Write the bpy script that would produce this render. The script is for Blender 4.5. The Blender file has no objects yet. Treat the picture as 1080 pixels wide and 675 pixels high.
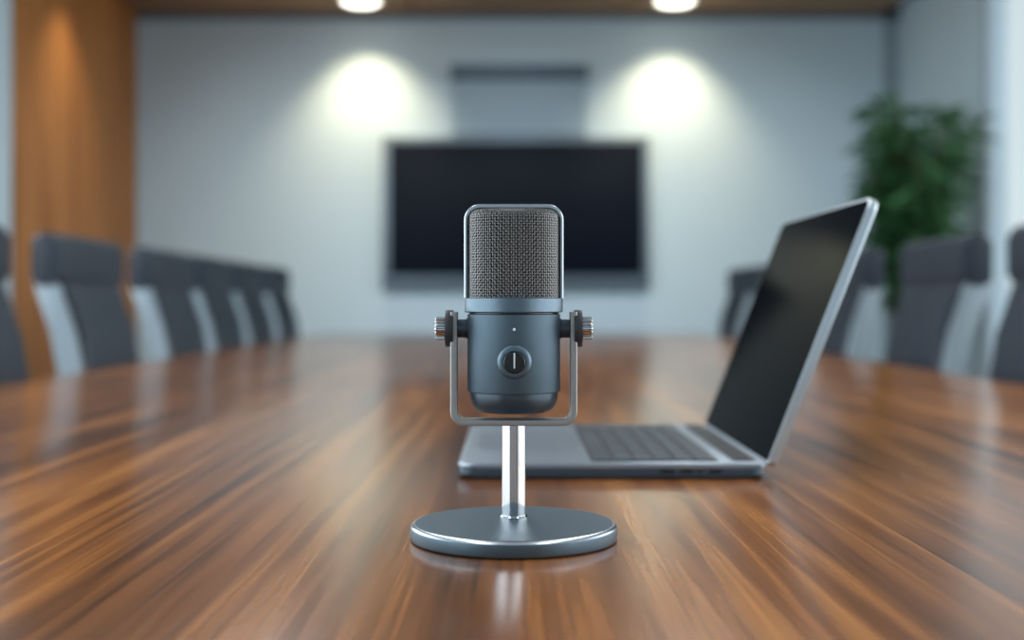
import bpy, bmesh, math, random
import numpy as np
from mathutils import Vector, Matrix
R = math.radians
PI = math.pi
rng = random.Random(7)
scene = bpy.context.scene
col = scene.collection

# ------------------------------------------------------------------ basics
def link(o, parent=None):
    col.objects.link(o)
    if parent is not None:
        o.parent = parent
    return o

def finish(me, mat, smooth=True, ang=35):
    if smooth:
        me.polygons.foreach_set('use_smooth', [True] * len(me.polygons))
        me.set_sharp_from_angle(angle=R(ang))
    if mat is not None:
        me.materials.append(mat)

def from_bm(name, bm, mat, parent=None, smooth=True, ang=35):
    bmesh.ops.recalc_face_normals(bm, faces=bm.faces[:])
    me = bpy.data.meshes.new(name)
    bm.to_mesh(me); bm.free()
    finish(me, mat, smooth, ang)
    return link(bpy.data.objects.new(name, me), parent)

def from_data(name, verts, faces, mat, parent=None, smooth=True, ang=35):
    me = bpy.data.meshes.new(name)
    me.from_pydata([tuple(v) for v in verts], [], [tuple(f) for f in faces])
    me.validate(); me.update()
    finish(me, mat, smooth, ang)
    return link(bpy.data.objects.new(name, me), parent)

def thing(name, label, cat, loc=(0, 0, 0), rz=0.0, group=None):
    o = bpy.data.objects.new(name, None)
    o.empty_display_size = 0.05
    o.location = loc; o.rotation_euler = (0, 0, rz)
    o['label'] = label; o['category'] = cat
    if group: o['group'] = group
    return link(o)

def struct(o, label=None):
    o['kind'] = 'structure'
    if label: o['label'] = label
    return o

def add_box(bm, x0, x1, y0, y1, z0, z1, bevel=0.0, seg=2, mtx=None):
    r = bmesh.ops.create_cube(bm, size=1.0)
    vs = r['verts']
    for v in vs:
        v.co = Vector((x0 + (v.co.x + .5) * (x1 - x0), y0 + (v.co.y + .5) * (y1 - y0), z0 + (v.co.z + .5) * (z1 - z0)))
    if bevel > 0:
        es = list({e for v in vs for e in v.link_edges})
        rb = bmesh.ops.bevel(bm, geom=es, offset=bevel, segments=seg, profile=.5, affect='EDGES')
        vs = list({v for f in rb['faces'] for v in f.verts} | {v for v in vs if v.is_valid})
    if mtx is not None:
        for v in vs:
            v.co = mtx @ v.co
    return vs

def add_lathe(bm, prof, seg=64, mtx=None, cap0=True, cap1=True):
    rings = []
    for (r, z) in prof:
        ring = []
        for i in range(seg):
            a = 2 * PI * i / seg
            p = Vector((r * math.cos(a), r * math.sin(a), z))
            if mtx is not None: p = mtx @ p
            ring.append(bm.verts.new(p))
        rings.append(ring)
    for a, b in zip(rings[:-1], rings[1:]):
        for i in range(seg):
            j = (i + 1) % seg
            bm.faces.new((a[i], a[j], b[j], b[i]))
    if cap0: bm.faces.new(list(reversed(rings[0])))
    if cap1: bm.faces.new(rings[-1])

def add_prism(bm, pts, y0, y1, bevel=0.0, seg=2, axis='Y'):
    """pts in (u,v) -> (x,z), extruded along y (axis Y) ; axis Z: (x,y) extruded along z"""
    n = len(pts)
    if axis == 'Y':
        a = [bm.verts.new((p[0], y0, p[1])) for p in pts]
        b = [bm.verts.new((p[0], y1, p[1])) for p in pts]
    else:
        a = [bm.verts.new((p[0], p[1], y0)) for p in pts]
        b = [bm.verts.new((p[0], p[1], y1)) for p in pts]
    fa = bm.faces.new(a); fb = bm.faces.new(list(reversed(b)))
    for i in range(n):
        j = (i + 1) % n
        bm.faces.new((a[j], a[i], b[i], b[j]))
    if bevel > 0:
        es = [e for e in list(fa.edges) + list(fb.edges)]
        bmesh.ops.bevel(bm, geom=es, offset=bevel, segments=seg, profile=.5, affect='EDGES')

def rrect(x0, x1, y0, y1, r, n=8):
    """rounded rectangle outline, r = (bl, br, tr, tl) or number"""
    if not isinstance(r, (tuple, list)): r = (r,) * 4
    out = []
    for (cx, cy, rr, a0) in ((x0 + r[0], y0 + r[0], r[0], 180), (x1 - r[1], y0 + r[1], r[1], 270), (x1 - r[2], y1 - r[2], r[2], 0), (x0 + r[3], y1 - r[3], r[3], 90)):
        if rr <= 0:
            out.append((cx, cy)); continue
        for k in range(n + 1):
            a = R(a0 + 90 * k / n)
            out.append((cx + rr * math.cos(a), cy + rr * math.sin(a)))
    return out

def add_strap(bm, outer, inner, y0, y1, bevel=0.0, closed=False):
    """band between two matching outlines in XZ, extruded along Y"""
    n = len(outer)
    V = []
    for y in (y0, y1):
        V.append(([bm.verts.new((p[0], y, p[1])) for p in outer], [bm.verts.new((p[0], y, p[1])) for p in inner]))
    (o0, i0), (o1, i1) = V
    rim = []
    m = n if closed else n - 1
    for k in range(m):
        j = (k + 1) % n
        bm.faces.new((o0[k], o0[j], i0[j], i0[k]))
        bm.faces.new((o1[j], o1[k], i1[k], i1[j]))
        bm.faces.new((o0[j], o0[k], o1[k], o1[j]))
        bm.faces.new((i0[k], i0[j], i1[j], i1[k]))
    if not closed:
        bm.faces.new((o0[0], i0[0], i1[0], o1[0]))
        bm.faces.new((i0[-1], o0[-1], o1[-1], i1[-1]))
    if bevel > 0:
        bm.edges.ensure_lookup_table()
        es = []
        for ring in (o0, i0, o1, i1):
            for k in range(m):
                e = bm.edges.get((ring[k], ring[(k + 1) % n]))
                if e: es.append(e)
        bmesh.ops.bevel(bm, geom=es, offset=bevel, segments=3, profile=.5, affect='EDGES')

def add_tube(bm, pts, rads, seg=8, cap=True):
    pts = [Vector(p) for p in pts]
    if not isinstance(rads, (list, tuple)): rads = [rads] * len(pts)
    prev = None; rings = []
    for i, p in enumerate(pts):
        t = (pts[min(i + 1, len(pts) - 1)] - pts[max(i - 1, 0)]).normalized()
        if prev is None:
            u = t.orthogonal().normalized()
        else:
            u = (prev - t * prev.dot(t)).normalized()
        prev = u; w = t.cross(u)
        rings.append([bm.verts.new(p + (u * math.cos(2 * PI * k / seg) + w * math.sin(2 * PI * k / seg)) * rads[i]) for k in range(seg)])
    for a, b in zip(rings[:-1], rings[1:]):
        for k in range(seg):
            j = (k + 1) % seg
            bm.faces.new((a[k], a[j], b[j], b[k]))
    if cap:
        bm.faces.new(list(reversed(rings[0]))); bm.faces.new(rings[-1])

def copy_tree(o, parent=None):
    c = o.copy(); col.objects.link(c)
    if parent is not None: c.parent = parent
    for ch in list(o.children):
        copy_tree(ch, c)
    return c

# ------------------------------------------------------------------ materials
def new_mat(name):
    m = bpy.data.materials.new(name); m.use_nodes = True
    nt = m.node_tree
    return m, nt, nt.nodes['Principled BSDF'], nt.nodes, nt.links

def srgb(r, g, b):
    f = lambda c: (c / 255 / 12.92) if c / 255 <= .04045 else ((c / 255 + .055) / 1.055) ** 2.4
    return (f(r), f(g), f(b), 1)

def simple(name, rgb, rough=.5, metal=0.0, var=.08, scale=40, bump=0.0, bscale=300, spec=None, coat=0.0):
    """principled with a small procedural colour variation (and optional fine bump)"""
    m, nt, p, N, L = new_mat(name)
    tc = N.new('ShaderNodeTexCoord')
    no = N.new('ShaderNodeTexNoise'); no.inputs['Scale'].default_value = scale; no.inputs['Detail'].default_value = 3
    L.new(tc.outputs['Object'], no.inputs['Vector'])
    mx = N.new('ShaderNodeMix'); mx.data_type = 'RGBA'
    c = rgb if len(rgb) == 4 else srgb(*rgb)
    mx.inputs[6].default_value = tuple(v * (1 - var) for v in c[:3]) + (1,)
    mx.inputs[7].default_value = tuple(min(1, v * (1 + var)) for v in c[:3]) + (1,)
    L.new(no.outputs['Fac'], mx.inputs[0])
    L.new(mx.outputs[2], p.inputs['Base Color'])
    p.inputs['Roughness'].default_value = rough
    p.inputs['Metallic'].default_value = metal
    if spec is not None: p.inputs['Specular IOR Level'].default_value = spec
    if coat: p.inputs['Coat Weight'].default_value = coat; p.inputs['Coat Roughness'].default_value = .1
    if bump:
        n2 = N.new('ShaderNodeTexNoise'); n2.inputs['Scale'].default_value = bscale; n2.inputs['Detail'].default_value = 2
        L.new(tc.outputs['Object'], n2.inputs['Vector'])
        b = N.new('ShaderNodeBump'); b.inputs['Strength'].default_value = bump; b.inputs['Distance'].default_value = .0005
        L.new(n2.outputs['Fac'], b.inputs['Height']); L.new(b.outputs['Normal'], p.inputs['Normal'])
    return m

def wood(name, dark, mid, light, along='Y', board=.20, rough=.3, coat=0.0, fig=1.0, spec=.5):
    m, nt, p, N, L = new_mat(name)
    tc = N.new('ShaderNodeTexCoord')
    sep = N.new('ShaderNodeSeparateXYZ'); L.new(tc.outputs['Object'], sep.inputs[0])
    ax = {'X': 0, 'Y': 1, 'Z': 2}[along]
    if along == 'Y': across, other = 0, 2
    elif along == 'Z': across, other = 1, 0
    else: across, other = 1, 2
    def math_(op, a, b=None):
        n = N.new('ShaderNodeMath'); n.operation = op
        for i, v in enumerate((a, b)):
            if v is None: continue
            if isinstance(v, (int, float)): n.inputs[i].default_value = v
            else: L.new(v, n.inputs[i])
        return n.outputs[0]
    bx = math_('DIVIDE', sep.outputs[across], board)
    bid = math_('FLOOR', bx)
    wn = N.new('ShaderNodeTexWhiteNoise'); wn.noise_dimensions = '1D'; L.new(bid, wn.inputs['W'])
    # coordinates stretched along the grain, shifted per board
    comb = N.new('ShaderNodeCombineXYZ')
    L.new(sep.outputs[across], comb.inputs[0])
    sh = math_('MULTIPLY', wn.outputs['Value'], 17.0)
    L.new(math_('ADD', math_('MULTIPLY', sep.outputs[ax], .034), sh), comb.inputs[1])
    L.new(math_('ADD', sep.outputs[other], sh), comb.inputs[2])
    warp = N.new('ShaderNodeTexNoise'); warp.inputs['Scale'].default_value = 5.0; warp.inputs['Detail'].default_value = 2
    L.new(comb.outputs[0], warp.inputs['Vector'])
    # figure: rings of a stretched noise field -> cathedral bands
    rings = math_('FRACT', math_('MULTIPLY', warp.outputs['Fac'], 20.0 * fig))
    tri = math_('ABSOLUTE', math_('SUBTRACT', math_('MULTIPLY', rings, 2.0), 1.0))
    # long streaks
    st = N.new('ShaderNodeTexNoise'); st.inputs['Scale'].default_value = 48; st.inputs['Detail'].default_value = 6; st.inputs['Roughness'].default_value = .62
    L.new(comb.outputs[0], st.inputs['Vector'])
    st2 = N.new('ShaderNodeTexNoise'); st2.inputs['Scale'].default_value = 9; st2.inputs['Detail'].default_value = 3
    L.new(comb.outputs[0], st2.inputs['Vector'])
    # fine pores
    comb2 = N.new('ShaderNodeCombineXYZ')
    L.new(sep.outputs[across], comb2.inputs[0]); L.new(math_('MULTIPLY', sep.outputs[ax], .012), comb2.inputs[1]); L.new(sh, comb2.inputs[2])
    po = N.new('ShaderNodeTexNoise'); po.inputs['Scale'].default_value = 420; po.inputs['Detail'].default_value = 3
    L.new(comb2.outputs[0], po.inputs['Vector'])
    f = math_('ADD', math_('MULTIPLY', tri, .17), math_('MULTIPLY', st.outputs['Fac'], .78))
    f = math_('ADD', f, math_('MULTIPLY', st2.outputs['Fac'], .55))
    f = math_('ADD', f, math_('MULTIPLY', math_('SUBTRACT', wn.outputs['Value'], .5), .16))
    f = math_('ADD', f, math_('MULTIPLY', math_('SUBTRACT', po.outputs['Fac'], .5), .36))
    f = math_('SUBTRACT', f, .26)
    cr = N.new('ShaderNodeValToRGB')
    e = cr.color_ramp.elements
    e[0].position = .22; e[0].color = srgb(*dark)
    e[1].position = .78; e[1].color = srgb(*light)
    x = e.new(.48); x.color = srgb(*mid)
    L.new(f, cr.inputs['Fac'])
    L.new(cr.outputs['Color'], p.inputs['Base Color'])
    rr = N.new('ShaderNodeMapRange'); rr.inputs[3].default_value = rough * .85; rr.inputs[4].default_value = rough * 1.15
    L.new(po.outputs['Fac'], rr.inputs[0]); L.new(rr.outputs[0], p.inputs['Roughness'])
    p.inputs['Specular IOR Level'].default_value = spec
    if coat: p.inputs['Coat Weight'].default_value = coat; p.inputs['Coat Roughness'].default_value = .12
    b = N.new('ShaderNodeBump'); b.inputs['Strength'].default_value = .05; b.inputs['Distance'].default_value = .0006
    L.new(math_('ADD', po.outputs['Fac'], st.outputs['Fac']), b.inputs['Height'])
    L.new(b.outputs['Normal'], p.inputs['Normal'])
    return m

def emis(name, rgb, strength):
    m, nt, p, N, L = new_mat(name)
    p.inputs['Base Color'].default_value = rgb
    p.inputs['Emission Color'].default_value = rgb
    p.inputs['Emission Strength'].default_value = strength
    return m

def glass(name):
    m, nt, p, N, L = new_mat(name)
    N.remove(p)
    out = N['Material Output']
    tr = N.new('ShaderNodeBsdfTransparent'); tr.inputs[0].default_value = (.96, .985, 1, 1)
    gl = N.new('ShaderNodeBsdfGlossy'); gl.inputs['Roughness'].default_value = .02
    lw_ = N.new('ShaderNodeLayerWeight'); lw_.inputs['Blend'].default_value = .5
    pw = N.new('ShaderNodeMath'); pw.operation = 'POWER'; pw.inputs[1].default_value = 5.0
    L.new(lw_.outputs['Facing'], pw.inputs[0])
    fr = N.new('ShaderNodeMath'); fr.operation = 'MULTIPLY_ADD'; fr.inputs[1].default_value = .92; fr.inputs[2].default_value = .05
    L.new(pw.outputs[0], fr.inputs[0])
    mx = N.new('ShaderNodeMixShader')
    L.new(fr.outputs[0], mx.inputs[0]); L.new(tr.outputs[0], mx.inputs[1]); L.new(gl.outputs[0], mx.inputs[2])
    L.new(mx.outputs[0], out.inputs['Surface'])
    return m

M = {}
M['table'] = wood('walnut_table', (50, 28, 14), (124, 73, 33), (180, 118, 60), 'Y', .22, .19, 0, 1.0, .85)
M['panel'] = wood('oak_wall_panel', (128, 76, 34), (166, 106, 52), (198, 138, 78), 'Z', .6, .55, 0, .4, .3)
M['ceil_wood'] = wood('ceiling_wood', (130, 98, 70), (164, 126, 92), (184, 146, 110), 'X', 3.0, .6, 0, .4, .3)
M['wall'] = simple('wall_paint', (190, 208, 217), .85, 0, .02, 3)
M['ceil'] = simple('ceiling_paint', (206, 210, 212), .9, 0, .02, 3)
M['trim'] = simple('grey_trim', (110, 120, 130), .6, 0, .03, 8)
M['post'] = simple('corner_post_paint', (142, 156, 166), .7, 0, .03, 8)
M['carpet'] = simple('carpet', (74, 78, 84), .95, 0, .2, 60, .6, 900)
M['alu'] = simple('window_aluminium', (150, 160, 168), .45, .3, .04, 20)
M['glass'] = glass('window_glass')
M['mic'] = simple('mic_anodised', (78, 95, 106), .45, .75, .05, 400, .25, 5200)
M['mic_dark'] = simple('mic_band', (94, 110, 121), .38, .8, .04, 400, .15, 5200)
M['mic_skirt'] = simple('mic_skirt', (70, 82, 92), .36, .75, .04, 200)
M['base'] = simple('mic_base', (90, 106, 117), .40, .8, .04, 300, .15, 4200)
M['rimmetal'] = simple('bright_rim', (205, 212, 218), .24, 1, .02, 100)
M['hoop'] = simple('grille_hoop', (176, 182, 188), .32, .9, .02, 100)
M['yoke'] = simple('yoke_metal', (160, 158, 156), .42, .8, .04, 200)
M['chrome'] = simple('chrome', (200, 202, 204), .10, 1, .01, 100)
M['rubber'] = simple('black_rubber', (38, 41, 46), .5, 0, .06, 200)
M['black'] = simple('black_plastic', (9, 10, 13), .3, 0, .05, 200)
M['mesh'] = simple('grille_wire', (112, 111, 110), .30, 1.0, .1, 900)
M['core'] = simple('grille_core', (9, 9, 10), .8, 0, .1, 300)
M['white_dot'] = simple('pale_mark', (205, 210, 214), .4, 0, .02, 100)
M['laptop'] = simple('laptop_aluminium', (150, 160, 170), .36, .85, .03, 300)
M['lidedge'] = simple('laptop_lid_aluminium', (196, 206, 212), .30, .8, .02, 300)
M['lapbottom'] = simple('laptop_underside', (18, 20, 24), .5, .1, .05, 100)
M['lapside'] = simple('laptop_side', (62, 72, 82), .45, .6, .03, 100)  # reflection of the dark room put into the colour, darker than the deck
M['keys'] = simple('key_plastic', (50, 58, 66), .45, 0, .08, 200)
M['keywell'] = simple('key_well', (22, 25, 30), .55, 0, .05, 100)
M['screen'] = simple('laptop_screen_glass', (7, 8, 12), .07, 0, .04, 60, 0, 300, .5)
M['tv_screen'] = simple('tv_screen', (12, 19, 31), .45, 0, .04, 10, 0, 300, .4)
M['tv_frame'] = simple('tv_frame', (104, 118, 130), .4, .4, .03, 30)
M['scr_case'] = simple('screen_housing', (88, 104, 118), .5, .2, .03, 30)
M['scr_fab'] = simple('screen_fabric', (150, 168, 180), .85, 0, .02, 30)
for k_, io in (('screen', 1.03), ('tv_screen', 1.2)):
    M[k_].node_tree.nodes['Principled BSDF'].inputs['IOR'].default_value = io
M['leather'] = simple('chair_leather', (21, 32, 45), .48, 0, .12, 30, .25, 500)
M['shell'] = simple('chair_shell', (134, 146, 153), .4, .35, .04, 30)
M['steel'] = simple('chair_steel', (150, 154, 158), .3, .9, .04, 50)
M['castor'] = simple('castor_black', (22, 23, 25), .5, 0, .05, 50)
M['leaf'] = simple('leaf_green', (62, 108, 66), .5, 0, .45, 9)
M['stem'] = simple('stem_brown', (96, 84, 60), .8, 0, .2, 30)
M['pot'] = simple('pot_ceramic', (188, 192, 194), .4, 0, .03, 30)
M['soil'] = simple('soil', (48, 36, 28), .95, 0, .3, 60, .8, 200)
M['lamp'] = emis('downlight_glow', (1.0, .95, .82, 1), 6.0)
M['lamp_ring'] = simple('downlight_ring', (190, 186, 178), .4, 0, .02, 40)

# ------------------------------------------------------------------ room
TZ = .75                      # table top height
CZ = .881                     # camera height
XL, XR, YB, YF, ZC = -2.14, 2.20, 7.0, -2.5, 2.56
T = .12
def box_obj(name, x0, x1, y0, y1, z0, z1, mat, parent=None, bevel=0.0):
    bm = bmesh.new(); add_box(bm, x0, x1, y0, y1, z0, z1, bevel)
    return from_bm(name, bm, mat, parent)

struct(box_obj('floor', XL - T, XR + T, YF - T, YB + T, -.1, 0, M['carpet']), 'grey carpeted floor under the table')
struct(box_obj('ceiling', XL - T, XR + T, YF - T, YB + T, ZC, ZC + .1, M['ceil']), 'pale ceiling of the meeting room')
struct(box_obj('wall_back', XL - T, XR + T, YB, YB + T, 0, ZC, M['wall']), 'pale grey far wall behind the television')
struct(box_obj('wall_front', XL - T, XR + T, YF - T, YF, 0, ZC, M['wall']), 'wall behind the viewpoint')

def wall_with_opening(name, x0, x1, ya, yb, zb, zt, label):
    """side wall along Y with one big opening ya..yb, zb..zt"""
    bm = bmesh.new()
    add_box(bm, x0, x1, YF, ya, 0, ZC)
    add_box(bm, x0, x1, yb, YB, 0, ZC)
    add_box(bm, x0, x1, ya, yb, 0, zb)
    add_box(bm, x0, x1, ya, yb, zt, ZC)
    return struct(from_bm(name, bm, M['wall']), label)
LWY0, LWY1, RWY0, RWY1 = -2.0, 4.95, -2.0, 5.78
WB, WT = .25, 2.53
wall_with_opening('wall_left', XL - T, XL, LWY0, LWY1, WB, WT, 'left wall with a long window, beside the wooden panel')
wall_with_opening('wall_right', XR, XR + T, RWY0, RWY1, WB, WT, 'right wall with a tall bright window')

def window(name, x, ya, yb, n, label):
    bm = bmesh.new()
    fw = .03
    add_box(bm, x - .015, x + .015, ya, yb, WB, WB + fw)
    add_box(bm, x - .015, x + .015, ya, yb, WT - fw, WT)
    st = (yb - ya) / n
    for k in range(n + 1):
        yc = min(max(ya + st * k, ya + fw / 2), yb - fw / 2)
        add_box(bm, x - .018, x + .018, yc - fw / 2, yc + fw / 2, WB, WT)
    w = struct(from_bm(name, bm, M['alu']), label)
    for k in range(n):
        bm = bmesh.new()
        y0, y1 = ya + st * k + .02, ya + st * (k + 1) - .02
        vs = [bm.verts.new(c) for c in ((x, y0, WB + .03), (x, y1, WB + .03), (x, y1, WT - .03), (x, y0, WT - .03))]
        bm.faces.new(vs)
        from_bm('window_pane', bm, M['glass'], w, False)
window('window_1', XL - .025, LWY0, LWY1, 4, 'long window in the left wall')
window('window_2', XR + .025, RWY0, RWY1, 5, 'tall bright window at the right edge')

# wooden panel on the left wall, corner post, ceiling band
struct(box_obj('trim_1', XL, XL + .02, 5.27, YB - .03, 0, ZC - .03, M['panel']), 'tall warm oak panel on the left wall, lit from above')
struct(box_obj('trim_2', 2.11, 2.17, YB - .02, YB, 0, ZC, M['post']), 'narrow grey corner post at the right end of the far wall')
bm = bmesh.new()
for (a, b) in ((XL + .02, -.56), (-.55, .60), (.61, XR - .10)):
    add_box(bm, a, b, 5.4, YB - .02, ZC - .035, ZC, .003)
struct(from_bm('trim_3', bm, M['ceil_wood']), 'brown wooden ceiling band along the far wall')
struct(box_obj('trim_4', XL, XR, YB - .02, YB, ZC - .07, ZC, M['trim']), 'thin grey cornice above the far wall')
struct(box_obj('baseboard_back', XL, 2.10, YB - .015, YB, 0, .09, M['trim']), 'grey baseboard along the far wall')

# ------------------------------------------------------------------ downlights (real fittings + lamps)
DY = 6.66
for i, x in enumerate((-.817, .88)):
    lab = ('round glowing downlight in the wooden ceiling, left of the television', 'round glowing downlight in the wooden ceiling, right of the television')[i]
    t = thing('ceiling_light', lab, 'ceiling light', (x, DY, ZC - .035), 0, 'round downlights in the wooden ceiling')
    bm = bmesh.new()
    add_lathe(bm, [(.098, -.001), (.125, -.001), (.125, -.008), (.12, -.012), (.105, -.012), (.098, -.008)], 48, None, False, False)
    from_bm('trim_ring', bm, M['lamp_ring'], t)
    bm = bmesh.new()
    add_lathe(bm, [(.100, -.002), (.100, -.009), (.085, -.018), (.05, -.024), (.012, -.026)], 48)
    from_bm('diffuser', bm, M['lamp'], t)

def spot(name, loc, target, energy, size, blend, color, rad=.03):
    l = bpy.data.lights.new(name, 'SPOT'); l.energy = energy; l.spot_size = R(size); l.spot_blend = blend
    l.color = color; l.shadow_soft_size = rad
    o = bpy.data.objects.new(name, l); o.location = loc
    o.rotation_euler = (Vector(target) - Vector(loc)).to_track_quat('-Z', 'Y').to_euler()
    return link(o)
WARM = (1.0, .83, .53)
for x in (-.817, .88):
    spot('downlight_lamp', (x, DY, ZC - .08), (x, 6.98, 1.62), 50, 92, 1.0, WARM)
for x in (-1.15, 0, 1.15):       # added unseen spots, no known fittings, brighten the lower wall
    spot('added_wall_fill', (x, 4.7, ZC - .04), (x * 1.05, 7.0, 1.05), 62, 62, 1.0, (.90, .97, 1.0), .06)
spot('panel_lamp', (-1.80, 5.80, ZC - .04), (-2.14, 5.82, 1.30), 34, 80, 1.0, (1, .84, .6))

def area(name, loc, rot, sx, sy, energy, color, portal=False):
    l = bpy.data.lights.new(name, 'AREA'); l.shape = 'RECTANGLE'; l.size = sx; l.size_y = sy
    l.energy = energy; l.color = color
    if portal: l.cycles.is_portal = True
    o = bpy.data.objects.new(name, l); o.location = loc; o.rotation_euler = rot
    return link(o)
# portals guide the sky through the two windows (they add no light of their own)
area('window_portal', (XL - T - .02, (LWY0 + LWY1) / 2, (WB + WT) / 2), (0, R(-90), 0), WT - WB, LWY1 - LWY0, 1, (1, 1, 1), True)
area('window_portal', (XR + T + .02, (RWY0 + RWY1) / 2, (WB + WT) / 2), (0, R(90), 0), WT - WB, RWY1 - RWY0, 1, (1, 1, 1), True)
# unseen fill areas added under the ceiling to brighten table and room
area('added_ceiling_fill', (-.75, 2.3, ZC - .02), (0, 0, 0), .25, 4.6, 30, (.92, .97, 1))
area('added_ceiling_fill', (.75, 2.3, ZC - .02), (0, 0, 0), .25, 4.6, 24, (.92, .97, 1))

# sky: overcast, brighter on the left side of the building
w = bpy.data.worlds.new('World'); scene.world = w; w.use_nodes = True
nt = w.node_tree; N = nt.nodes; L = nt.links
bg = N['Background']
tc = N.new('ShaderNodeTexCoord'); sp = N.new('ShaderNodeSeparateXYZ'); L.new(tc.outputs['Generated'], sp.inputs[0])
mr = N.new('ShaderNodeMapRange'); mr.inputs[1].default_value = -1; mr.inputs[2].default_value = 1
L.new(sp.outputs[0], mr.inputs[0])
mx = N.new('ShaderNodeValToRGB')
el = mx.color_ramp.elements
el[0].position = .18; el[0].color = (.84, .94, 1.0, 1)
el[1].position = .95; el[1].color = (.92, .97, 1.0, 1)
for pos, k in ((.50, .22), (.74, .18)):
    q = el.new(pos); q.color = (.84 * k, .96 * k, 1.0 * k, 1)
L.new(mr.outputs[0], mx.inputs[0])
mz = N.new('ShaderNodeMapRange'); mz.inputs[1].default_value = -.25; mz.inputs[2].default_value = .05; mz.inputs[3].default_value = .35
L.new(sp.outputs[2], mz.inputs[0])
vm = N.new('ShaderNodeVectorMath'); vm.operation = 'SCALE'
L.new(mx.outputs[0], vm.inputs[0]); L.new(mz.outputs[0], vm.inputs['Scale'])
L.new(vm.outputs[0], bg.inputs['Color']); bg.inputs['Strength'].default_value = 4.8

# ------------------------------------------------------------------ table
tb = thing('conference_table', 'long walnut conference table with visible grain, running down the room', 'table', (0, 0, 0))
bm = bmesh.new()
add_prism(bm, rrect(-.82, .82, -.30, 5.45, .06, 6), TZ - .045, TZ, .004, 3, 'Z')
from_bm('tabletop', bm, M['table'], tb)
for y in (.45, 2.6, 4.75):
    bm = bmesh.new()
    add_box(bm, -.10, .10, y - .30, y + .30, .03, TZ - .044, .006)
    add_box(bm, -.26, .26, y - .34, y + .34, 0, .03, .006)
    from_bm('pedestal', bm, M['trim'], tb)

# ------------------------------------------------------------------ microphone
MY, MX = .70, .0010
SC = MY / 1300.0
def zp(y): return CZ + (320 - y) * SC - TZ      # height above the table for a pixel row at the mic's depth
mic = thing('desk_microphone', 'dark grey metal desk microphone with mesh grille on round stand', 'microphone', (MX, MY, TZ))
# base: sits a little nearer than the head
BO = -.014
BRr = .0575
bm = bmesh.new()
mt = Matrix.Translation((0, BO, 0))
add_lathe(bm, [(BRr - .003, 0.0), (BRr - .0005, .0008), (BRr, .0018), (BRr, .0072), (BRr - .0003, .0077)], 128, mt, True, True)
base = from_bm('base', bm, M['base'], mic, True, 30)
bm = bmesh.new()
add_lathe(bm, [(BRr - .0003, .0077), (BRr - .0009, .0085), (BRr - .0018, .0091), (BRr - .0026, .0093), (BRr - .0026, .0070), (BRr - .0018, .0070)], 128, mt, False, False)
r_ = from_bm('rim', bm, M['rimmetal'], base, True, 60); r_['label'] = 'bright polished rim'
bm = bmesh.new()
add_lathe(bm, [(BRr - .0026, .0091), (BRr - .0026, .0093), (.0001, .0094)], 128, mt, False, True)
from_bm('top_plate', bm, M['base'], base, True, 30)
ZB = .0094
# pole
bm = bmesh.new()
add_lathe(bm, [(.0079, ZB - .001), (.0079, ZB + .0010), (.0074, ZB + .0016), (.0068, ZB + .0016)], 64, None, True, False)
from_bm('collar', bm, M['chrome'], mic)
z_yb = zp(448)
bm = bmesh.new()
add_lathe(bm, [(.0068, ZB), (.0068, z_yb + .0005)], 64)
p_ = from_bm('pole', bm, M['chrome'], mic); p_['label'] = 'shiny chrome pole'
# yoke
xo, xi = 66.3 * SC, 59.2 * SC
ztop = zp(329)
zi = zp(441.5)
ro, ri = .0075, .0040
def u_path(x, zb, r, n=10):
    pts = [(-x, ztop)]
    for k in range(n + 1):
        a = R(180 + 90 * k / n); pts.append((-x + r + r * math.cos(a), zb + r + r * math.sin(a)))
    for k in range(n + 1):
        a = R(270 + 90 * k / n); pts.append((x - r + r * math.cos(a), zb + r + r * math.sin(a)))
    pts.append((x, ztop))
    return pts
bm = bmesh.new()
add_strap(bm, u_path(xo, z_yb, ro), u_path(xi, zi, ri), -.0075, .0075, .0006)
from_bm('yoke', bm, M['yoke'], mic, True, 30)
# body
rb = .0263
z0, z1 = zp(413), zp(331)
bm = bmesh.new()
add_lathe(bm, [(rb - .0012, z0), (rb - .0003, z0 + .0003), (rb, z0 + .0010), (rb, z1 - .0004), (rb - .0006, z1)], 128)
body = from_bm('body', bm, M['mic'], mic)
# skirt below
zs = zp(434.5)
bm = bmesh.new()
prof = [(.0080, zs - .0002), (.0150, zs)]
hs = z0 - .0008 - (zs + .0002)
for k in range(13):
    a = k / 12 * PI / 2
    prof.append((.0165 + .0085 * math.sin(a) ** .8, zs + .0002 + hs * (1 - math.cos(a)) ** .95))
prof += [(.0251, z0 + .0006)]
add_lathe(bm, prof, 128)
from_bm('bottom_cap', bm, M['mic_skirt'], mic)
# seam + collar band
zb0, zb1 = zp(329.6), zp(314)
bm = bmesh.new()
add_lathe(bm, [(rb - .0010, z1 - .0006), (rb - .0010, zb0 + .0006)], 96)
s_ = from_bm('seam', bm, M['black'], mic); s_['label'] = 'thin dark seam line'
rc = .0279
bm = bmesh.new()
add_lathe(bm, [(rc - .0006, zb0), (rc, zb0 + .0006), (rc, zb1 - .0005), (rc - .0008, zb1)], 128)
from_bm('collar_band', bm, M['mic_dark'], mic)
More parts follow.
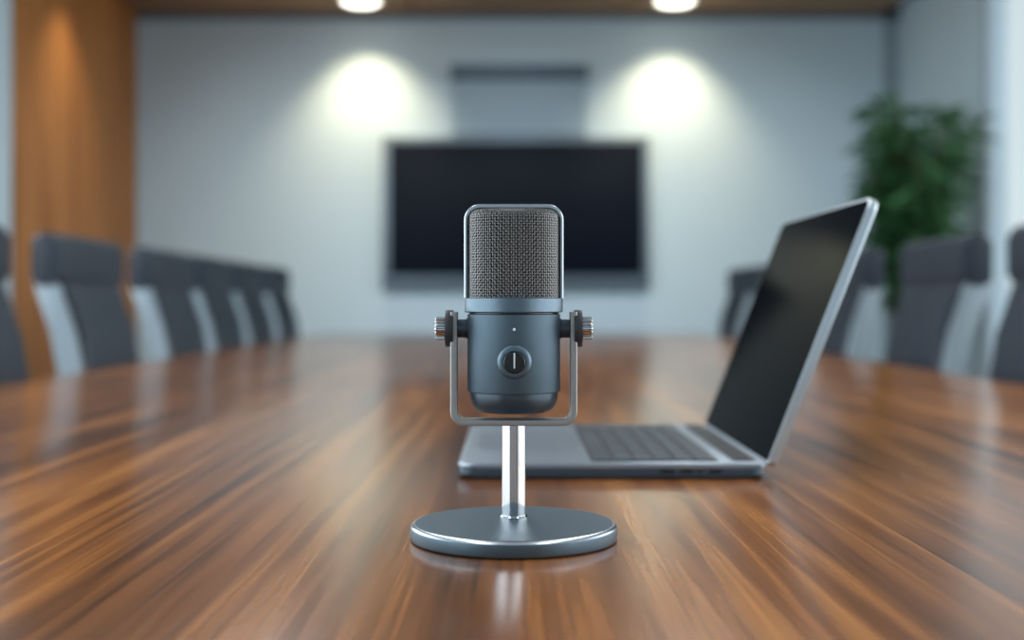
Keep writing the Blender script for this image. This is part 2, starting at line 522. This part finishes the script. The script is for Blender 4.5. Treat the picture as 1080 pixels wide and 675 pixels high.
# grille hoop
xo2 = 51.9 * SC; zt = zp(216.3)
def hoop_path(x, ztp, r, n=14):
    pts = [(-x, zb1 - .0003)]
    for k in range(n + 1):
        a = R(180 - 90 * k / n); pts.append((-x + r + r * math.cos(a), ztp - r + r * math.sin(a)))
    for k in range(n + 1):
        a = R(90 - 90 * k / n); pts.append((x - r + r * math.cos(a), ztp - r + r * math.sin(a)))
    pts.append((x, zb1 - .0003))
    return pts
bm = bmesh.new()
add_strap(bm, hoop_path(xo2, zt, .0088), hoop_path(xo2 - .0021, zt - .0026, .0068), -.0070, .0070, .0008)
from_bm('grille_frame', bm, M['hoop'], mic, True, 30)
# woven grille: real wires over a softly squared column
ga, gb, gn = .0251, .0235, 2.7
gz0, gz1, gr = zb1 - .0005, zt - .0036, .0042
def sup(t):
    c, s = math.cos(t), math.sin(t)
    return (math.copysign(abs(c) ** (2 / gn), c), math.copysign(abs(s) ** (2 / gn), s))
raw = np.array([sup(2 * PI * i / 4000) for i in range(4001)]) * np.array([ga, gb])
d = np.concatenate([[0], np.cumsum(np.linalg.norm(np.diff(raw, axis=0), axis=1))])
per = d[-1]
def ring_pt(s):
    s = s % per
    return np.array([np.interp(s, d, raw[:, 0]), np.interp(s, d, raw[:, 1])])
hv = (gz1 - gr) - gz0
Lv = hv + gr * PI / 2
def surf(s, v):
    """s along the ring, v up the profile -> point"""
    p = ring_pt(s)
    if v <= hv:
        k, z = 0.0, gz0 + v
    else:
        a = (v - hv) / gr
        k, z = gr * (1 - math.cos(a)), gz1 - gr + gr * math.sin(a)
    rad = np.linalg.norm(p)
    return np.array([p[0] * (rad - k) / rad, p[1] * (rad - k) / rad, z])
PITCH = .00142
nc = int(per / PITCH) // 2 * 2
nr = int(Lv / PITCH)
ds = per / nc; dv = Lv / nr
def normal(s, v):
    e = 1e-5
    a = surf(s + e, v) - surf(s - e, v); b = surf(s, v + e) - surf(s, max(0, v - e))
    n = np.cross(a, b); return n / (np.linalg.norm(n) + 1e-12)
amp, wr = .00032, .00026
V = []; F = []
def wire(pts, nrm, side, closed):
    base_ = len(V); n = len(pts)
    for p, nn, ss in zip(pts, nrm, side):
        for k in range(5):
            a = 2 * PI * k / 5
            V.append(p + (nn * math.cos(a) * .8 + ss * math.sin(a)) * wr)
    m = n if closed else n - 1
    for i in range(m):
        j = (i + 1) % n
        for k in range(5):
            l = (k + 1) % 5
            F.append((base_ + i * 5 + k, base_ + i * 5 + l, base_ + j * 5 + l, base_ + j * 5 + k))
grng = random.Random(3)
for c in range(nc):                       # upright wires
    s = c * ds + grng.uniform(-.12, .12) * ds
    pts, nn, ss = [], [], []
    for q in range(nr * 3 + 1):
        v = q * dv / 3
        n_ = normal(s, min(v, Lv - 1e-4)); p = surf(s, min(v, Lv))
        off = .00010 + .45 * amp * math.cos(PI * (v / dv - .5 + c))
        t = np.array([-n_[1], n_[0], 0]); t /= (np.linalg.norm(t) + 1e-9)
        pts.append(p + n_ * off); nn.append(n_); ss.append(t)
    wire(pts, nn, ss, False)
for r in range(nr):                       # level wires
    v = (r + .5) * dv + grng.uniform(-.10, .10) * dv
    pts, nn, ss = [], [], []
    for q in range(nc * 2):
        s = q * ds / 2
        n_ = normal(s, v); p = surf(s, v)
        off = -.8 * amp * math.cos(PI * (s / ds + r)) - .00006
        ring_t = surf(s + 1e-5, v) - surf(s - 1e-5, v)
        b = np.cross(n_, ring_t); b /= (np.linalg.norm(b) + 1e-12)
        pts.append(p + n_ * off); nn.append(n_); ss.append(b)
    wire(pts, nn, ss, True)
grille = from_data('grille', V, F, M['mesh'], mic, True, 60)
bm = bmesh.new()
ringsv = []
for v in list(np.linspace(0, hv, 4)) + list(np.linspace(hv, Lv, 6))[1:]:
    ring = []
    for i in range(96):
        p = surf(per * i / 96, v); n_ = normal(per * i / 96, min(v, Lv - 1e-4))
        ring.append(bm.verts.new(p - n_ * .0008))
    ringsv.append(ring)
for a, b in zip(ringsv[:-1], ringsv[1:]):
    for i in range(96):
        j = (i + 1) % 96
        bm.faces.new((a[i], a[j], b[j], b[i]))
bm.faces.new(ringsv[-1])
from_bm('inner_screen', bm, M['core'], grille)
# pivots on both sides
zc_ = zp(346.5)
for s in (-1, 1):
    mt = Matrix.Translation((0, 0, zc_)) @ Matrix.Rotation(R(90) * s, 4, 'Y')
    bm = bmesh.new()
    add_lathe(bm, [(.0062, .0240), (.0062, .0262), (.0053, .0272), (.0052, xi + .0006)], 48, mt)
    from_bm('pivot_stub', bm, M['mic_skirt'], mic)
    bm = bmesh.new()
    x0 = 63.3 * SC
    add_lathe(bm, [(.0095, x0), (.0103, x0 + .0001), (.0105, x0 + .0004), (.0105, x0 + .0042), (.0103, x0 + .0046), (.0068, x0 + .0046)], 64, mt)
    from_bm('washer', bm, M['rubber'], mic)
    bm = bmesh.new()
    x1 = x0 + .0046; x2 = 82.6 * SC
    n = 18; rings = []
    for (rr, xx) in ((.0062, x1 - .0006), (.0066, x1 + .0002), (.0066, x2 - .0005), (.0060, x2)):
        ring = []
        for i in range(n * 4):
            a = 2 * PI * i / (n * 4)
            q = rr - (.0010 if i % 4 in (0, 3) else 0) * (1 if rr > .0061 else .6)
            ring.append(bm.verts.new(mt @ Vector((q * math.cos(a), q * math.sin(a), xx))))
        rings.append(ring)
    for a, b in zip(rings[:-1], rings[1:]):
        for i in range(n * 4):
            j = (i + 1) % (n * 4); bm.faces.new((a[i], a[j], b[j], b[i]))
    bm.faces.new(rings[0]); bm.faces.new(rings[-1])
    from_bm('thumb_knob', bm, M['chrome'], mic, True, 25)
# dial, ring, line, light on the front
zd = zp(379.5)
fr = Matrix.Translation((.0003, 0, zd)) @ Matrix.Rotation(R(90), 4, 'X')     # local +z -> -y (towards the viewer)
bm = bmesh.new()
add_lathe(bm, [(.0094, rb - .0030), (.0094, rb + .0004), (.0089, rb + .0012), (.0076, rb + .0018), (.0063, rb + .0018), (.0061, rb + .0008)], 64, fr)
from_bm('dial_ring', bm, M['mic_dark'], body)
bm = bmesh.new()
add_lathe(bm, [(.0059, rb + .0002), (.0059, rb + .0050), (.0055, rb + .0056), (.0030, rb + .0057)], 64, fr)
from_bm('dial', bm, M['black'], body)
bm = bmesh.new()
add_box(bm, -.00015, .00070, -(rb + .0059), -(rb + .0050), zd - .0032, zd + .0052, .0001)
l_ = from_bm('indicator_line', bm, M['white_dot'], body); l_['label'] = 'pale pointer line on the dial'
bm = bmesh.new()
add_lathe(bm, [(.0008, rb - .001), (.0008, rb + .0002), (.0004, rb + .0004)], 24, Matrix.Translation((.0002, 0, zp(346.5))) @ Matrix.Rotation(R(90), 4, 'X'))
l_ = from_bm('status_light', bm, M['white_dot'], body); l_['label'] = 'tiny pale status light'

# ------------------------------------------------------------------ laptop (front edge to the left, screen leaning right)
LX0, LX1, LY0, LY1 = -.0402, .1900, .916, 1.215
lap = thing('laptop', 'open silver laptop with black screen, turned sideways on the table', 'laptop', (LX0, LY0, TZ))
lw, ld = LX1 - LX0, LY1 - LY0
LT = .0118
bm = bmesh.new()
add_prism(bm, rrect(0, lw, 0, ld, (.012, .006, .006, .012), 8), .0084, LT, .0012, 3, 'Z')
lb = from_bm('base_case', bm, M['laptop'], lap)
bm = bmesh.new()
add_prism(bm, rrect(.0008, lw - .0008, .0006, ld - .0006, .011, 6), .0012, .0088, .0024, 3, 'Z')
from_bm('bottom_cover', bm, M['lapside'], lap)
for (x, y) in ((.025, .025), (.025, ld - .025), (lw - .025, .025), (lw - .025, ld - .025)):
    bm = bmesh.new(); add_lathe(bm, [(.006, 0), (.006, .0016)], 20, Matrix.Translation((x, y, 0)))
    from_bm('rubber_foot', bm, M['rubber'], lap)
bm = bmesh.new(); add_prism(bm, rrect(.012, .090, ld / 2 - .062, ld / 2 + .062, .004, 5), LT - .0002, LT + .0002, 0, 1, 'Z')
from_bm('trackpad', bm, M['laptop'], lap)
# keyboard
kx0, kx1, ky0, ky1 = .100, .1965, .0135, ld - .0135
bm = bmesh.new(); add_prism(bm, rrect(kx0, kx1, ky0, ky1, .003, 5), LT - .0002, LT + .0003, 0, 1, 'Z')
kb = from_bm('keyboard', bm, M['keywell'], lap)
rows = [[1.0] * 14, [1.0] * 13 + [1.5], [1.5] + [1.0] * 13, [1.8] + [1.0] * 11 + [1.8], [2.3] + [1.0] * 10 + [2.3], [1, 1, 1, 1.25, 5.0, 1.25, 1, 1, 1, 1]]
kd = (kx1 - kx0 - .003) / 6
meshes = {}
for ri_, row in enumerate(rows):                 # first row is by the hinge
    tot = sum(row); y = ky1 - .0015
    x1 = kx1 - .0015 - ri_ * kd
    for wd in row:
        ln = wd / tot * (ky1 - ky0 - .003)
        key = (round(ln, 5))
        if key not in meshes:
            bm = bmesh.new(); add_box(bm, -(kd - .0022) / 2, (kd - .0022) / 2, -(ln - .0022) / 2, (ln - .0022) / 2, 0, .0011, .0004, 1)
            o = from_bm('key', bm, M['keys'], kb); meshes[key] = o.data
        else:
            o = link(bpy.data.objects.new('key', meshes[key]), kb)
        o.location = (x1 - kd / 2, y - ln / 2, LT + .0003)
        y -= ln
# vent / hinge strip
bm = bmesh.new(); add_prism(bm, rrect(lw - .0225, lw - .0055, .016, ld - .016, .003, 4), LT - .0003, LT + .0012, .0004, 1, 'Z')
from_bm('hinge_bar', bm, M['lapbottom'], lap)
# ports on the near side
for (a, b, z0_, z1_) in ((.150, .1605, .0046, .0074), (.1655, .1745, .0046, .0074), (.1785, .1815, .0050, .0070), (.1870, .1960, .0046, .0074)):
    bm = bmesh.new(); add_box(bm, a, b, .0003, .003, z0_, z1_, .0003, 1)
    from_bm('port', bm, M['black'], lap)
# lid
lid_len = .2140
tilt = R(21.4)
lm = Matrix.Translation((lw - .0005, 0, LT - .0005)) @ Matrix.Rotation(tilt, 4, 'Y')
# lid local: z up the lid, y along the width, x thickness (0 = screen side, + = back)
def lid_part(name, pts, xa, xb, mat, parent, bevel=0.0):
    """pts in (y, z)"""
    bm = bmesh.new()
    a = [bm.verts.new((xa, p[0], p[1])) for p in pts]; b = [bm.verts.new((xb, p[0], p[1])) for p in pts]
    fa = bm.faces.new(a); fb = bm.faces.new(list(reversed(b)))
    n = len(pts)
    for i in range(n):
        j = (i + 1) % n; bm.faces.new((a[j], a[i], b[i], b[j]))
    if bevel: bmesh.ops.bevel(bm, geom=list(fa.edges) + list(fb.edges), offset=bevel, segments=3, profile=.5, affect='EDGES')
    bm.transform(lm)
    return from_bm(name, bm, mat, parent)
lid = lid_part('lid', rrect(0, ld, 0, lid_len, (.004, .004, .010, .010), 8), 0, .0072, M['lidedge'], lap, .0016)
lid_part('screen', rrect(.0022, ld - .0022, .0022, lid_len - .0022, (.003, .003, .008, .008), 6), -.0003, .001, M['screen'], lid)
bm = bmesh.new(); add_lathe(bm, [(.0012, -.0006), (.0012, .0002)], 16, lm @ Matrix.Translation((0, ld / 2, lid_len - .007)) @ Matrix.Rotation(R(90), 4, 'Y'))
from_bm('webcam', bm, M['keys'], lid)

# ------------------------------------------------------------------ chairs
def make_chair(label):
    """faces +X; origin on the floor under the seat centre"""
    t = thing('meeting_chair', label, 'chair', (0, 0, 0))
    W = .205
    # light shell: side profile (x,z) rear outline and front outline
    rear = [(-.235, .44), (-.262, .56), (-.270, .66), (-.272, .74), (-.288, .82), (-.318, .905), (-.324, .955)]
    front = [(-.205, .44), (-.222, .56), (-.226, .66), (-.224, .74), (-.240, .82), (-.270, .905), (-.276, .955)]
    bm = bmesh.new()
    pts = rear + list(reversed(front))
    add_prism(bm, pts, -W, -W + .030, .004)
    add_prism(bm, pts, W - .030, W, .004)
    back = [(x + .0, z) for x, z in rear] + [(x + .014, z) for x, z in reversed(rear)]
    add_prism(bm, back, -W + .02, W - .02, .003)
    s_ = from_bm('back_shell', bm, M['shell'], t); s_['label'] = 'light grey shell of the backrest'
    bm = bmesh.new()
    fr2 = [(x + .012, z) for x, z in front if z < .93]
    fr2.append((-.262, .925))
    rr2 = [(x + .016, z) for x, z in rear if z < .93]
    rr2.append((-.306, .925))
    add_prism(bm, rr2 + list(reversed(fr2)), -W + .026, W - .026, .010, 3)
    from_bm('backrest', bm, M['leather'], t)
    bm = bmesh.new()
    add_prism(bm, rrect(-.326, -.262, .918, 1.030, (.012, .016, .022, .018), 5), -W - .003, W + .003, .014, 3)
    from_bm('headrest', bm, M['leather'], t)
    bm = bmesh.new()
    add_prism(bm, rrect(-.235, .235, .43, .50, (.02, .03, .03, .02), 5), -.225, .225, .016, 3)
    from_bm('seat', bm, M['leather'], t)
    for s in (-1, 1):
        bm = bmesh.new()
        add_tube(bm, [(-.19, s * .236, .50), (-.20, s * .236, .66), (-.15, s * .236, .675), (.05, s * .236, .675), (.10, s * .236, .655), (.08, s * .236, .46), (.05, s * .20, .435)], .013, 10)
        add_tube(bm, [(-.19, s * .236, .50), (-.19, s * .20, .44)], .013, 10)
        a = from_bm('armrest', bm, M['shell'], t)
    bm = bmesh.new(); add_lathe(bm, [(.06, .41), (.06, .43), (.03, .40), (.025, .12), (.04, .08)], 24)
    from_bm('gas_lift', bm, M['steel'], t)
    for k in range(5):
        a = 2 * PI * k / 5 + .3
        c, s = math.cos(a), math.sin(a)
        bm = bmesh.new(); add_tube(bm, [(.02 * c, .02 * s, .105), (.16 * c, .16 * s, .09), (.29 * c, .29 * s, .075)], [.022, .018, .013], 10)
        l = from_bm('leg', bm, M['steel'], t)
        bm = bmesh.new()
        mt = Matrix.Translation((.28 * c, .28 * s, .03)) @ Matrix.Rotation(a, 4, 'Z') @ Matrix.Rotation(R(90), 4, 'X')
        add_lathe(bm, [(.022, -.022), (.03, -.018), (.03, -.004), (.02, 0), (.03, .004), (.03, .018), (.022, .022)], 24, mt)
        add_box(bm, .28 * c - .006, .28 * c + .006, .28 * s - .006, .28 * s + .006, .05, .08)
        from_bm('castor', bm, M['castor'], l)
    return t
LEFT = [(1.92, 'dark leather meeting chair cut off by the left edge of the photo'),
        (2.60, 'dark leather meeting chair with pale shell, fully seen in front of the wooden panel'),
        (3.26, 'dark leather meeting chair just right of the wooden panel, left row'),
        (3.78, 'dark leather meeting chair mostly overlapped, fourth along the left row'),
        (4.30, 'dark leather meeting chair with pale side band, next to last in the left row'),
        (4.85, 'dark leather meeting chair at the far end of the left row')]
RIGHT = [(1.95, 'dark leather meeting chair cut off by the right edge of the photo'),
         (2.60, 'dark leather meeting chair with pale shell, right side by the bright window'),
         (3.35, 'dark leather meeting chair half hidden by the laptop lid, under the plant'),
         (4.43, 'dark leather meeting chair just left of the laptop screen, mostly covered by it'),
         (5.02, 'dark leather meeting chair at the far end of the right row')]
first = None
for side, lst in ((-1, LEFT), (1, RIGHT)):
    for (y, lab) in lst:
        if first is None: o = first = make_chair(lab)
        else: o = copy_tree(first)
        o['label'] = lab
        o['group'] = 'meeting chairs along both sides of the table'
        o.location = (side * .685, y + .20, 0)
        o.rotation_euler = (0, 0, 0 if side < 0 else PI)

# ------------------------------------------------------------------ television and projection screen on the far wall
tv = thing('television', 'large black flat television with grey frame on the far wall', 'television', (.02, YB, 1.39))
f0 = 6.93; k_ = f0 / 1300
tx0, tx1 = (403 - 540) * k_ - .02, (685 - 540) * k_ - .02
tz0, tz1 = CZ + (320 - 304) * k_ - 1.39, CZ + (320 - 143.5) * k_ - 1.39
ix0, ix1 = (411 - 540) * k_ - .02, (678 - 540) * k_ - .02
iz0, iz1 = CZ + (320 - 290) * k_ - 1.39, CZ + (320 - 150) * k_ - 1.39
bm = bmesh.new(); add_box(bm, tx0, tx1, -.07, -.015, tz0, tz1, .006)
from_bm('frame', bm, M['tv_frame'], tv)
bm = bmesh.new(); add_box(bm, ix0, ix1, -.073, -.06, iz0, iz1, .002)
from_bm('screen', bm, M['tv_screen'], tv)
bm = bmesh.new(); add_box(bm, -.25, .25, -.016, 0, -.2, .2)
from_bm('wall_bracket', bm, M['rubber'], tv)

ps = thing('projection_screen', 'pale pull-down screen with grey housing above the television', 'screen', (.04, YB, 2.1))
k_ = 6.93 / 1300
def pz(y): return CZ + (320 - y) * k_ - 2.1
sx0, sx1 = (475 - 540) * k_ - .04, (620 - 540) * k_ - .04
bm = bmesh.new(); add_prism(bm, [(-.08, pz(68)), (0, pz(68)), (0, pz(83)), (-.05, pz(83)), (-.08, pz(80))], sx0, sx1, .004)
for v in bm.verts: v.co = Vector((v.co.y, v.co.x, v.co.z))
from_bm('housing', bm, M['scr_case'], ps)
bm = bmesh.new(); add_box(bm, sx0 + .015, sx1 - .015, -.034, -.030, pz(141), pz(82))
from_bm('screen_sheet', bm, M['scr_fab'], ps)
bm = bmesh.new(); add_box(bm, sx0 + .01, sx1 - .01, -.040, -.024, pz(143), pz(140), .003)
from_bm('bottom_bar', bm, M['scr_case'], ps)

# ------------------------------------------------------------------ plant
px, py = 1.80, 5.50
pl = thing('potted_plant', 'tall bushy green potted plant in the corner by the window', 'plant', (px, py, 0))
bm = bmesh.new()
add_lathe(bm, [(.13, 0), (.14, .005), (.185, .36), (.19, .38), (.18, .38), (.17, .34)], 48, None, True, False)
from_bm('pot', bm, M['pot'], pl)
bm = bmesh.new(); add_lathe(bm, [(.172, .335), (.172, .345), (.10, .36), (.02, .365)], 32)
from_bm('soil', bm, M['soil'], pl)
prng = random.Random(11)
V = []; F = []
bm_s = bmesh.new()
def leaf(p, d, ln, wd):
    d = d.normalized()
    side = d.cross(Vector((0, 0, 1)))
    if side.length < .1: side = Vector((1, 0, 0))
    side.normalize()
    side = (Matrix.Rotation(prng.uniform(-.7, .7), 3, d) @ side)
    up = side.cross(d)
    b0 = len(V)
    n = 5
    for i in range(n + 1):
        t = i / n
        c = p + d * ln * t - Vector((0, 0, 1)) * ln * .35 * t * t
        w_ = wd * math.sin(PI * min(1, (t * .92 + .06))) ** .8
        V.append(c + side * w_ + up * w_ * .35); V.append(c); V.append(c - side * w_ + up * w_ * .35)
    for i in range(n):
        a = b0 + i * 3
        F.append((a, a + 1, a + 4, a + 3)); F.append((a + 1, a + 2, a + 5, a + 4))
def inside(p): return p.x < XR - px - .01 and p.y < 1.4
for k in range(52):
    ang = prng.uniform(0, 2 * PI); sp_ = prng.uniform(.03, .28) ** 1.0
    h = prng.uniform(1.30, 1.92) - sp_ * .55
    top = Vector((math.cos(ang) * sp_, math.sin(ang) * sp_, h))
    basep = Vector((math.cos(ang) * .05, math.sin(ang) * .05, .35))
    pts = []
    for i in range(9):
        t = i / 8
        p = basep.lerp(top, t); p.x = basep.x + (top.x - basep.x) * t ** 1.8; p.y = basep.y + (top.y - basep.y) * t ** 1.8
        pts.append(p)
    add_tube(bm_s, pts, [.007 - .0005 * i for i in range(9)], 6)
    for i in range(46):
        t = prng.uniform(.45, 1.0) ** .7
        q = t * 8; i0 = min(7, int(q)); p = pts[i0].lerp(pts[i0 + 1], q - i0)
        if p.z < .66 and prng.random() < .7: continue
        a2 = prng.uniform(0, 2 * PI)
        dd = Vector((math.cos(a2), math.sin(a2), prng.uniform(-.15, .75)))
        ln = prng.uniform(.09, .17)
        e = p + dd.normalized() * ln
        if not inside(e): continue
        leaf(p, dd, ln, prng.uniform(.012, .021))
from_bm('stems', bm_s, M['stem'], pl)
from_data('foliage', V, F, M['leaf'], pl, True, 80)

# ------------------------------------------------------------------ camera
cd = bpy.data.cameras.new('Camera'); cam = link(bpy.data.objects.new('Camera', cd))
cam.location = (0, 0, CZ); cam.rotation_euler = (R(90), 0, 0)
cd.sensor_width = 36; cd.sensor_fit = 'HORIZONTAL'
cd.lens = 1300 / 1080 * 36
cd.shift_y = -17.5 / 1080
cd.clip_start = .02
cd.dof.use_dof = True
cd.dof.focus_distance = .672
cd.dof.aperture_fstop = cd.lens / 1000 / .0105
cd.dof.aperture_blades = 0
scene.camera = cam

scene.view_settings.view_transform = 'Standard'
scene.view_settings.look = 'None'
scene.view_settings.exposure = 0.0
scene.cycles.use_denoising = True
scene.cycles.max_bounces = 10
scene.cycles.sample_clamp_indirect = 6.0
